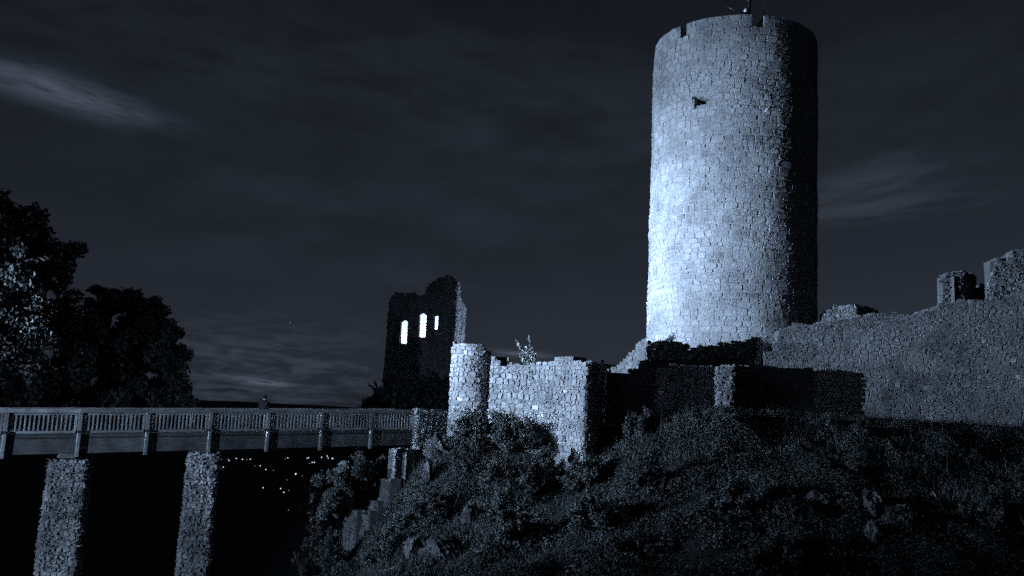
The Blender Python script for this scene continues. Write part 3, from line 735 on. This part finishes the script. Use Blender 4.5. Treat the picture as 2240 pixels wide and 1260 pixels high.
def tree(name, label, base, lobes, Y, nleaf, leaf, rg, group=None, trunk_r=.35, mat=M_tree, thickness=1.0, hk=.55, hz=.55):
    t_ = thing(name, label, 'tree', tuple(base), group); base = np.asarray(base, float)
    tb = []; Ps = []; top = None; cents = []
    for (px, py, rp, dy) in lobes:
        c = at(px, py, Y + dy); r = rp * c[1] / F; cents.append((c, r))
    cm = np.mean([c for c, _ in cents], 0); hub = base * (1 - hk) + cm * hk; hub[2] = base[2] + (cm[2] - base[2]) * hz
    tb.append(([(0, 0, -.3), (hub - base) * .5 + rg.normal(0, .1, 3), hub - base], [trunk_r * 1.25, trunk_r, trunk_r * .8], 10))
    tot = sum(r ** 2 for _, r in cents)
    for c, r in cents:
        m_ = (hub + c) / 2 + rg.normal(0, .25, 3); tb.append(([hub - base, m_ - base, c - base], [trunk_r * .55, trunk_r * .35, trunk_r * .12], 7))
        n = int(nleaf * r * r / tot); nc = max(5, int(9 * r))
        for j in range(nc):                      # leaf sprays on twigs round the limb end
            v = rg.normal(0, 1, 3); v /= np.linalg.norm(v); cc = c + v * r * np.array([1, .9 * thickness, 1]) * rg.uniform(.35, .92)
            Ps.append(clump(cc, r * rg.uniform(.22, .42), n // nc, rg, .3))
            if j % 2 == 0: tb.append(([c - base, (c + cc) / 2 - base + rg.normal(0, .08, 3), cc - base], [trunk_r * .12, trunk_r * .08, .02], 5))
    obj('trunk', tube_mesh('trunk', tb, M_bark), t_)
    P = np.concatenate(Ps) - base
    obj('crown', leaf_mesh('crown', P, leaf, rg, mat, updir=.15), t_); return t_
rg = np.random.default_rng(101)
def gz_at(x, y): return float(height(np.array([x]), np.array([y]))[0])
def base_at(px, Y):
    x, y = xy(px, Y); return (x, y, gz_at(x, y))
tree('broadleaf_tree', 'tall dark broadleaf tree cut by the left picture edge, behind the bridge', base_at(-30, 47.5),
     [(10, 500, 75, 0), (75, 505, 62, .5), (130, 560, 52, 1), (60, 575, 70, -1), (110, 600, 45, 0), (-40, 560, 110, 0), (15, 665, 75, -1.5), (95, 690, 62, -1), (-40, 690, 90, -1), (40, 760, 85, -2), (-30, 800, 90, -1), (60, 840, 75, -1), (140, 680, 50, 0), (175, 730, 60, .8), (170, 800, 60, .5), (110, 860, 60, 0)],
     47.5, 42000, .17, rg, 'trees beyond the footbridge', .24)
tree('broadleaf_tree', 'rounded dark tree right of the taller one, behind the bridge', base_at(128, 52),
     [(285, 680, 66, 0), (235, 660, 42, -1), (330, 675, 36, 0), (200, 730, 60, -1), (350, 740, 52, .5), (290, 770, 80, -1), (385, 785, 36, 0), (220, 820, 75, -1.5), (340, 840, 70, 0), (385, 860, 42, .5), (150, 860, 60, -1), (270, 870, 60, -1), (410, 880, 24, 0)],
     52, 42000, .17, rg, 'trees beyond the footbridge', .2, hk=.12, hz=.86)
tree('slope_tree', 'small pale-leaved tree below the bridge, left of the stepped wall', base_at(740, 45.6),
     [(690, 1070, 34, 0), (735, 1040, 36, 0), (785, 1020, 38, 2.2), (720, 1100, 34, 0), (755, 1075, 30, .6), (665, 1110, 26, 0), (800, 1055, 28, 3.0), (695, 1135, 26, 0), (825, 1025, 24, 3.2)],
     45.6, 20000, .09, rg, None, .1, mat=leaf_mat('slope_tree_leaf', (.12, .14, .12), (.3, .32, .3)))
# dark scrub before the gatehouse
def bush(name, label, lobes, Y, nleaf, leaf, rg, cat='bush', group=None, mat=M_leaf, stems=True):
    cents = [(at(px, py, Y + dy), rp * (Y + dy) / F) for px, py, rp, dy in lobes]
    cx_, cy_ = np.mean([c[0] for c, _ in cents]), np.mean([c[1] for c, _ in cents])
    base = np.array([cx_, cy_, gz_at(cx_, cy_)]); t_ = thing(name, label, cat, tuple(base), group)
    tot = sum(r * r for _, r in cents); Ps = []; tb = []
    for c, r in cents:
        n = int(nleaf * r * r / tot); nc = max(4, int(14 * r))
        for j in range(nc):
            v = rg.normal(0, 1, 3); v /= np.linalg.norm(v); cc = c + v * r * rg.uniform(.2, .85)
            Ps.append(clump(cc, r * rg.uniform(.25, .45), max(3, n // nc), rg, .2))
        for j in range(5):                       # long shoots break the outline
            v = rg.normal(0, 1, 3); v[2] = abs(v[2]) + .6; v /= np.linalg.norm(v); e = c + v * r * rg.uniform(1.1, 1.7)
            tq = rg.uniform(.3, 1, max(6, n // 22))[:, None]; Ps.append(c + (e - c) * tq + rg.normal(0, .05, (len(tq), 3)))
            tb.append(([c - base, (c + e) / 2 - base + rg.normal(0, .03, 3), e - base], [.014, .01, .004], 4))
        b0 = np.array([c[0] * .4 + cx_ * .6, c[1] * .4 + cy_ * .6, 0]); b0[2] = min(gz_at(b0[0], b0[1]), c[2] - r) - .1
        tb.append(([b0 - base, (b0 + c) / 2 - base + rg.normal(0, .08, 3), c - base], [.05, .035, .01], 5))
    obj('stems', tube_mesh('stems', tb, M_bark), t_)
    obj('foliage', leaf_mesh('foliage', np.concatenate(Ps) - base, leaf, rg, mat, updir=.2), t_); return t_
bush('scrub_bank', 'black sloping mass of scrub at the foot of the gatehouse', [(x, y, r, d) for x, y, r, d in
     [(812, 888, 26, 0), (840, 868, 30, 0), (870, 862, 34, .5), (905, 860, 36, 0), (945, 860, 36, 0), (975, 865, 30, 0), (860, 890, 34, -.5), (925, 890, 36, -.5), (800, 910, 26, 0), (835, 905, 30, -.5), (970, 895, 30, -.5)]], 74, 14000, .16, rg, 'scrub')
# sapling on the wall head
sx, sz_ = TP.uz(1150, 799)
sp = TP(np.array([sx]), np.array([sz_]), np.array([-.4]))[0]; sp[2] -= .35
sap = thing('sapling', 'leafy sapling with two shoots growing on the turret wall top', 'sapling', tuple(sp))
tb = []; lp = []
for (tx2, ty2, sd) in ((1128, 743, 0), (1158, 737, 1), (1150, 755, 2), (1172, 776, 3), (1138, 775, 4), (1163, 760, 5)):
    e = at(tx2, ty2, sp[1]) - sp; m_ = e * .5 + np.array([rg.normal(0, .06), 0, .05]); tb.append(([(0, 0, 0), m_, e], [.022, .015, .005], 5))
    n = 70
    tq = rg.uniform(.25, 1, n)[:, None]; lp.append(np.where(tq < .5, m_ * tq * 2, m_ + (e - m_) * (tq - .5) * 2) + rg.normal(0, .07, (n, 3)) * (1.3 - .7 * tq))
obj('stems', tube_mesh('stems', tb, M_twig), sap)
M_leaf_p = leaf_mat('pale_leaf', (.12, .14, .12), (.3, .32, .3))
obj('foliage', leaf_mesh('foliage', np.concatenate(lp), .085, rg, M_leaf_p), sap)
# bushes along the foot of the bright wall
for label, lobes, Y, n, lf in [
  ('dense leafy bush against the foot of the round turret', [(1035, 915, 22, 0), (1020, 935, 26, -.3), (1055, 930, 24, -.3), (1075, 945, 22, 0), (1045, 955, 28, -.5), (1005, 955, 22, -.4)], 44.9, 3600, .11),
  ('tangled climber spreading over the middle of the bright curved wall foot', [(1105, 935, 26, .3), (1125, 950, 28, 0), (1150, 945, 24, 0), (1095, 960, 28, -.3), (1140, 975, 30, -.4), (1165, 975, 22, -.2), (1110, 985, 26, -.7)], 43.6, 4200, .11),
  ('upright bush covering the base of the curved wall near its corner', [(1190, 1000, 20, 0), (1205, 1015, 22, -.2), (1175, 1010, 22, 0), (1225, 1030, 20, -.3), (1190, 1040, 26, -.5)], 41.8, 3000, .11),
  ('low bush below the corner of the bright wall', [(1262, 1032, 20, -.3), (1290, 1020, 18, 0), (1285, 1045, 26, -.5), (1310, 1030, 24, 0), (1250, 1055, 24, -.6)], 40.9, 2800, .11),
  ('bush with lit leaves at the left foot of the slope', [(700, 1180, 24, 0), (725, 1195, 26, -.3), (680, 1215, 24, -.4), (715, 1225, 28, -.8), (665, 1245, 24, -.8), (740, 1230, 24, -.8)], 43, 4200, .12),
  ('tall leafy shrub lit at its left on the lower slope, centre', [(1110, 1100, 28, 0), (1125, 1130, 30, -.3), (1090, 1130, 26, -.2), (1110, 1165, 32, -.5), (1140, 1170, 26, -.4)], 36.5, 4200, .12),
  ('leafy shrub spreading below the bright wall corner', [(1280, 1100, 28, 0), (1310, 1120, 30, -.2), (1265, 1140, 30, -.3), (1300, 1155, 32, -.6), (1335, 1140, 26, 0)], 36, 4200, .12),
  ('small dark plant at the foot of the lit keep', [(1470, 742, 10, 0), (1480, 728, 10, .1), (1492, 712, 7, .2), (1465, 752, 10, 0)], 51.0, 700, .12),
  ('broad dark shrub on the slope under the middle of the bright curved wall', [(1090, 1030, 26, 0), (1120, 1045, 30, -.2), (1065, 1055, 28, -.4), (1150, 1060, 28, -.3), (1100, 1080, 26, -.5)], 40.5, 3600, .1),
  ('spreading bramble below the overhanging boulder, beside the stepped wall', [(930, 1090, 24, 0), (905, 1120, 28, -.3), (950, 1125, 28, -.3), (880, 1150, 26, -.5), (925, 1160, 28, -.8)], 41.0, 3600, .1),
  ('tangled bramble above the fallen branch at the bottom of the slope', [(840, 1190, 26, 0), (870, 1175, 24, .2), (815, 1215, 28, -.3), (850, 1225, 26, -.6)], 38.5, 3000, .1),
  ('dim shrub at the bottom edge, below the leafy shrub of the wall corner', [(1330, 1210, 36, 0), (1370, 1230, 36, -.2), (1300, 1240, 34, -.3), (1400, 1215, 30, 0)], 33.5, 3600, .1),
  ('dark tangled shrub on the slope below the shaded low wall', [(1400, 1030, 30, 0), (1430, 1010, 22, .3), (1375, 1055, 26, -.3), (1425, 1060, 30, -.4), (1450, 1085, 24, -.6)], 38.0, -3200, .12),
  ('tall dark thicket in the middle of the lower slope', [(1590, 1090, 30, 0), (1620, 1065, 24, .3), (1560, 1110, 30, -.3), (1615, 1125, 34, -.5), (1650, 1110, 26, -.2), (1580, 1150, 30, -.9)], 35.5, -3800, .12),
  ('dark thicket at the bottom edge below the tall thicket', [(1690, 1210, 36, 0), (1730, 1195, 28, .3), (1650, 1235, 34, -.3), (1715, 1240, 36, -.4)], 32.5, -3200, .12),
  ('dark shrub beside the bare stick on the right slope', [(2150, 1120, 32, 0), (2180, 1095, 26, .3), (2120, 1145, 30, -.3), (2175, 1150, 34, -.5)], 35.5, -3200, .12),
  ('shrub hanging over the boulders on the right slope', [(1830, 1060, 30, 0), (1860, 1045, 26, .2), (1800, 1080, 28, -.3), (1845, 1090, 26, -.4)], 38, 3600, .12),
  ('ragged shrub on the mound crest before the low wall', [(1395, 915, 14, 0), (1415, 908, 12, 0), (1375, 930, 18, -.3), (1400, 935, 20, -.5)], 43, 1800, .1)]:
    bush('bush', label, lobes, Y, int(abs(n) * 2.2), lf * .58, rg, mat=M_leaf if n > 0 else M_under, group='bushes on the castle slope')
ROCKS = {}
for k_, (px, py, r_) in {1: (962, 978, .78), 2: (905, 1205, .62), 3: (965, 1215, .85), 4: (1908, 1110, .62), 5: (1908, 1172, .5), 6: (1028, 1130, .55), 8: (936, 1040, .55), 9: (1800, 1095, .6)}.items():
    h_ = ground_hit(px, py, .25, 15, 60); ROCKS[k_] = (h_, h_[1], r_)
# undergrowth that covers the mound
n = 1150000
X = rg.uniform(-14, 36, n); Yv = rg.uniform(27, 48, n)
hgt = .12 + .95 * np.clip(vnoise(X, Yv, .62, 4) - .30, 0, 1) ** 1.25 * 1.7
dens = np.clip(vnoise(X + 50, Yv, .8, 3) * 2.3 - .55, .03, 1)
kp = rg.random(n) < dens
X, Yv, hgt = X[kp], Yv[kp], hgt[kp]
zb = height(X, Yv)
px_, py_ = proj(np.stack([X, Yv, zb], 1))
WALLX = [560, 905, 990, 1075, 1180, 1285, 1300, 1340, 1560, 1610, 1660, 2330]; WALLY = [46.2, 46.8, 45.2, 45.4, 43.8, 41.4, 42.2, 44.3, 44.6, 44.6, 46, 47.0]
hgt = hgt * np.clip((np.interp(px_, WALLX, WALLY) - Yv) / 2.2, .2, 1)       # low along the foot of the walls
P = np.stack([X, Yv, zb + hgt * rg.random(len(X)) ** .7], 1)
px_, py_ = proj(P)
# keep clear of the walls and only where the slope is
ok = (py_ < 1330) & (px_ > 560) & (px_ < 2330) & (Yv < 47.2)
wy = np.interp(px_, WALLX, WALLY)
ok &= Yv < wy
for h_, _, r_ in ROCKS.values():
    d_ = h_ / np.linalg.norm(h_); rel = P - h_; al = rel @ d_; pe = np.linalg.norm(rel - al[:, None] * d_, axis=1)
    ok &= ~((pe < r_ * .75) & (al < .6) & (al > -2.2))
P = P[ok]
tone = np.clip(vnoise(P[:, 0], P[:, 1], 1.2) * 1.5 - .4 + rg.normal(0, .25, len(P)), 0, 1)
ug = obj('undergrowth', leaf_mesh('undergrowth', P, .045 + .05 * np.clip(vnoise(P[:, 0] + 17, P[:, 1] * 1.0, .7, 2) * 2.2 - .75, 0, 1), rg, M_under, tone, updir=.25, elong=1.8)); ug['kind'] = 'stuff'
# long grass and stalks
n = 34000; X = rg.uniform(-6, 34, n); Yv = rg.uniform(34, 47.5, n); P = np.stack([X, Yv, height(X, Yv)], 1); px_, py_ = proj(P)
wy = np.interp(px_, WALLX, WALLY)
P = P[(Yv < wy) & (px_ > 800) & (px_ < 2300)]; n = len(P)
tall = np.where(rg.random(n) < .0015, rg.uniform(.9, 1.5, n), rg.uniform(.2, .6, n) * (.4 + vnoise(P[:, 0], P[:, 1], .5, 2)))[:, None]
lean = rg.normal(0, .34, (n, 3)); lean[:, 2] = 0; wv = rg.normal(0, 1, (n, 3)); wv[:, 2] = 0; wv /= np.linalg.norm(wv, axis=1)[:, None]; wv *= .008
tip = P + np.array([0, 0, 1]) * tall + lean * tall; mid_ = P + np.array([0, 0, .55]) * tall + lean * tall * .35
V = np.stack([P - wv, P + wv, mid_ + wv * .8, mid_ - wv * .8, tip + wv * .3, tip - wv * .3], 1).reshape(-1, 3)
b_ = (np.arange(n) * 6)[:, None]; Fq = np.concatenate([b_ + np.array([[0, 1, 2, 3]]), b_ + np.array([[3, 2, 4, 5]])])
gr = obj('grass', mesh_np('grass', V, Fq, np.repeat(rg.random(n), 6), M_under)); gr['kind'] = 'stuff'

# ------------------------------------------------------------------ rocks and branches
import bmesh
def rock(label, px, py, Y, r, sc, seed):
    bm = bmesh.new(); bmesh.ops.create_icosphere(bm, subdivisions=5, radius=1.0)
    V = np.array([v.co for v in bm.verts]); k = seed * 7.1
    n1 = vnoise(V[:, 0] * 1.3 + k + V[:, 2], V[:, 1] * 1.3 - V[:, 2] * .7 + k, 1.0, 4); n2 = vnoise(V[:, 2] * 3 + k, (V[:, 0] - V[:, 1]) * 3, 1.0, 3)
    n3 = vnoise(V[:, 0] * 6 + V[:, 2] * 4 + k, V[:, 1] * 6 - V[:, 2] * 4, 1.0, 3)
    s = .45 + .9 * n1 + .45 * (n2 - .5) + .28 * (n3 - .5)
    V = V * s[:, None] * np.array(sc) * r
    for v, c in zip(bm.verts, V): v.co = c
    me = bpy.data.meshes.new('boulder'); bm.to_mesh(me); bm.free(); me.materials.append(M_rock)
    o = obj('boulder', me); o.location = at(px, py, ROCKS[seed][1]); return tag(o, label, 'boulder', 'boulders on the castle slope')
rock('pale overhanging boulder below the abutment wall, with a dark hollow at its right', 962, 978, 45.3, .78, (1.0, .8, 1.0), 1)
rock('narrow upright rock low on the slope, left of centre bottom', 905, 1205, 38.2, .62, (.6, .7, 1.1), 2)
rock('broad jagged rock at the bottom of the slope beside the fallen branch', 965, 1215, 36.8, .85, (1.1, .8, .9), 3)
rock('tall pale rock face on the dark right slope', 1908, 1110, 36.5, .62, (.65, .7, 1.2), 4)
rock('small curved rock under the tall pale rock face', 1908, 1172, 35.3, .5, (.6, .7, 1.0), 5)
rock('dark ledge of rock in the middle of the slope', 1028, 1130, 38.8, .55, (.7, .7, 1.2), 6)
rock('thin pale rock rib left of the overhanging boulder', 936, 1040, 44.5, .55, (.4, .6, 1.5), 8)
rock('rocky ledge half hidden under leaves, middle right slope', 1800, 1095, 37.5, .6, (1.1, .7, .7), 9)
def branch(name, label, pts, rads):
    P = np.array([at(*p) for p in pts]); b0 = P[0].copy()
    o = obj(name, tube_mesh(name, [(P - b0, rads, 7)], M_twig)); o.location = b0; return tag(o, label, 'branch')
branch('fallen_branch', 'pale fallen branch lying at the bottom of the slope', [(830, 1252, 36.8), (870, 1243, 36.6), (905, 1238, 36.4), (932, 1228, 36.2)], [.09, .08, .06, .04])
branch('bare_stick', 'thin bare stick leaning on the dark right slope', [(2093, 1168, 35.0), (2075, 1135, 35.6), (2060, 1108, 36.0), (2040, 1075, 36.6)], [.035, .035, .028, .015])
ca, cb = at(1331, 828, 47.6), at(1475, 846, 47.4)
o = obj('cable', tube_mesh('cable', [([np.zeros(3), (cb - ca) / 2 + np.array([0, 0, -.04]), cb - ca], [.014] * 3, 5)], M_steel)); o.location = ca
tag(o, 'thin cable strung before the dark low wall', 'cable')

# ------------------------------------------------------------------ person on the bridge
pk = min(np.linspace(2, 6, 401), key=lambda q: abs(proj(bp(q, -1.0, 0))[0] - 577))
pp = bp(pk, -1.0, -1.10)
person = thing('person', 'person in dark coat standing on the footbridge, seen above the handrail', 'person', tuple(pp))
person.rotation_euler = (0, 0, R(165))
def skin_obj(name, verts, edges, rad, mat, root=0, sub=2):
    me = bpy.data.meshes.new(name); me.from_pydata(verts, edges, []); me.materials.append(mat)
    o = obj(name, me, person); o.modifiers.new('skin', 'SKIN'); sk = me.skin_vertices[0].data
    for i, r_ in enumerate(rad): sk[i].radius = r_ if hasattr(r_, '__len__') else (r_, r_)
    sk[root].use_root = True
    s_ = o.modifiers.new('sub', 'SUBSURF'); s_.levels = sub; s_.render_levels = sub; return o
bv = [(0, 0, .95), (0, .01, 1.15), (0, .01, 1.36), (0, 0, 1.47), (0, -.01, 1.56), (0, -.015, 1.66), (0, -.01, 1.73)]
be = [(0, 1), (1, 2), (2, 3), (3, 4), (4, 5), (5, 6)]; br_ = [(.15, .11), (.14, .10), (.16, .10), .055, .075, .088, .06]
def add(p, fr, r_): bv.append(p); be.append((fr, len(bv) - 1)); br_.append(r_); return len(bv) - 1
for s in (-1, 1):
    a = add((s * .19, 0, 1.40), 2, .055); a = add((s * .24, .02, 1.13), a, .043); a = add((s * .23, -.10, .93), a, .03); h_ = add((s * .225, -.14, .86), a, .028)
    for i, (dx, dz) in enumerate(((-.025, -.085), (-.008, -.10), (.009, -.095), (.024, -.075))):
        f1 = add((s * .225 + dx, -.15, .86 + dz * .6), h_, .009); add((s * .225 + dx, -.14, .86 + dz), f1, .008)
    add((s * .225 - s * .04, -.17, .83), h_, .01)
    l = add((s * .09, 0, .86), 0, .085); l = add((s * .10, -.01, .49), l, .055); l = add((s * .105, .03, .09), l, .04); add((s * .11, -.13, .04), l, .035)
skin_obj('body', bv, be, br_, M_skin)
cv = [(0, 0, .80), (0, .01, 1.1), (0, .01, 1.34), (0, .01, 1.45), (0, .015, 1.55)]; ce = [(0, 1), (1, 2), (2, 3), (3, 4)]; cr = [(.2, .15), (.19, .15), (.2, .15), (.13, .12), (.105, .105)]
for s in (-1, 1):
    n0 = len(cv); cv += [(s * .2, 0, 1.39), (s * .25, .02, 1.13), (s * .24, -.08, .96)]; ce += [(2, n0), (n0, n0 + 1), (n0 + 1, n0 + 2)]; cr += [.1, .075, .06]
skin_obj('coat', cv, ce, cr, M_coat)
tv = [(0, 0, .92)]; te = []; tr_ = [(.15, .12)]
for s in (-1, 1):
    n0 = len(tv); tv += [(s * .09, 0, .84), (s * .10, -.01, .49), (s * .105, .03, .12)]; te += [(0, n0), (n0, n0 + 1), (n0 + 1, n0 + 2)]; tr_ += [.1, .072, .06]
skin_obj('trousers', tv, te, tr_, M_trs)
for s in (-1, 1):
    skin_obj('shoe', [(s * .105, .05, .05), (s * .108, -.06, .045), (s * .112, -.16, .04)], [(0, 1), (1, 2)], [.05, .05, .042], M_shoe)
skin_obj('hair', [(0, .03, 1.58), (0, .025, 1.66), (0, .012, 1.72), (0, -.03, 1.76)], [(0, 1), (1, 2), (2, 3)], [.085, .115, .115, .09], M_hair)
skin_obj('nose', [(0, -.095, 1.67), (0, -.115, 1.64)], [(0, 1)], [.012, .016], M_skin)
for s in (-1, 1): skin_obj('ear', [(s * .088, 0, 1.67), (s * .09, .0, 1.63)], [(0, 1)], [.018, .014], M_skin)

# ------------------------------------------------------------------ lights of the town in the valley
LP = [(120, 455, 1), (125, 466, 0), (140, 457, 0), (185, 453, 0), (192, 464, 1), (243, 450, 1), (285, 456, 1), (315, 457, 0), (338, 455, 1), (152, 509, 1), (128, 510, 0), (370, 502, 0), (407, 500, 1), (446, 526, 1),
      (498, 531, 0), (580, 451, 0), (597, 447, 1), (730, 449, 1), (740, 444, 1), (830, 442, 1), (868, 433, 1), (875, 447, 1), (905, 450, 2), (765, 477, 1), (780, 477, 1), (747, 484, 0), (652, 557, 2), (592, 598, 0),
      (427, 652, 1), (548, 657, 1), (605, 670, 0), (570, 683, 1), (602, 806, 0), (697, 570, 0)]
def lamp_mesh(name, r, mat):
    bm = bmesh.new(); bmesh.ops.create_icosphere(bm, subdivisions=2, radius=r)
    for f in bm.faces: f.material_index = 0
    m1 = len(bm.faces); bmesh.ops.create_cone(bm, cap_ends=True, segments=6, radius1=.12, radius2=.08, depth=6, matrix=Matrix.Translation((0, 0, -3 - r)))
    for i, f in enumerate(bm.faces):
        if i >= m1: f.material_index = 1
    me = bpy.data.meshes.new(name); bm.to_mesh(me); bm.free(); me.materials.append(mat); me.materials.append(M_iron); return me
LM = {}
for cx_, cy_, b_ in LP:
    p = ground_hit(440 + cx_ / 3.15, 860 + cy_ / 3.15, 7.0, 330)
    dist = np.linalg.norm(p); key = (b_, int(dist / 150))
    if key not in LM: LM[key] = lamp_mesh('street_lamp', (int(dist / 150) + .5) * 150 * (.85, .95, 1.4)[b_] / F, M_lamp if b_ else M_lamp2)
    o = obj('street_lamp', LM[key]); o.location = p
    X_, Y_ = 440 + cx_ / 3.15, 860 + cy_ / 3.15
    uniq = {(446, 526): 'bright street lamp at the lower right end of the short second row of lights', (498, 531): 'faint street lamp alone, just right of the second row of valley lights', (652, 557): 'largest street lamp glowing alone below the gap in the upper row of valley lights',
            (697, 570): 'faint street lamp right beside the largest lone valley light', (592, 598): 'faint street lamp left below the largest lone valley light', (427, 652): 'street lamp standing alone, leftmost of the lowest valley lights',
            (602, 806): 'faintest and lowest of all the street lamps in the valley', (905, 450): 'bright street lamp at the far right end of the valley lights', (868, 433): 'topmost of the street lamps at the right end of the valley lights'}
    lab = uniq.get((cx_, cy_))
    if lab is None:
        lab = ('pinprick street lamp close to the slim pier, at the left end of the valley lights' if X_ < 550 else 'pinprick street lamp of the pair in the middle of the upper row of valley lights' if X_ < 632 and Y_ < 1010 else
               'pinprick street lamp in the tight cluster at the right end of the valley lights' if Y_ < 1020 and X_ > 632 else 'pinprick street lamp of the second short row below the upper valley lights' if Y_ < 1030 else 'small street lamp among the scattered lowest lights of the valley')
    tag(o, lab, 'street lamp', 'street lamps of the town in the valley')
bm = bmesh.new(); bmesh.ops.create_icosphere(bm, subdivisions=2, radius=1.6); me = bpy.data.meshes.new('star'); bm.to_mesh(me); bm.free(); me.materials.append(M_star)
o = obj('star', me); o.location = ray(635, 706) * 6000; o.scale = (1.3, 1.3, 1.3); tag(o, 'single tiny star low in the night sky left of the gatehouse', 'star')
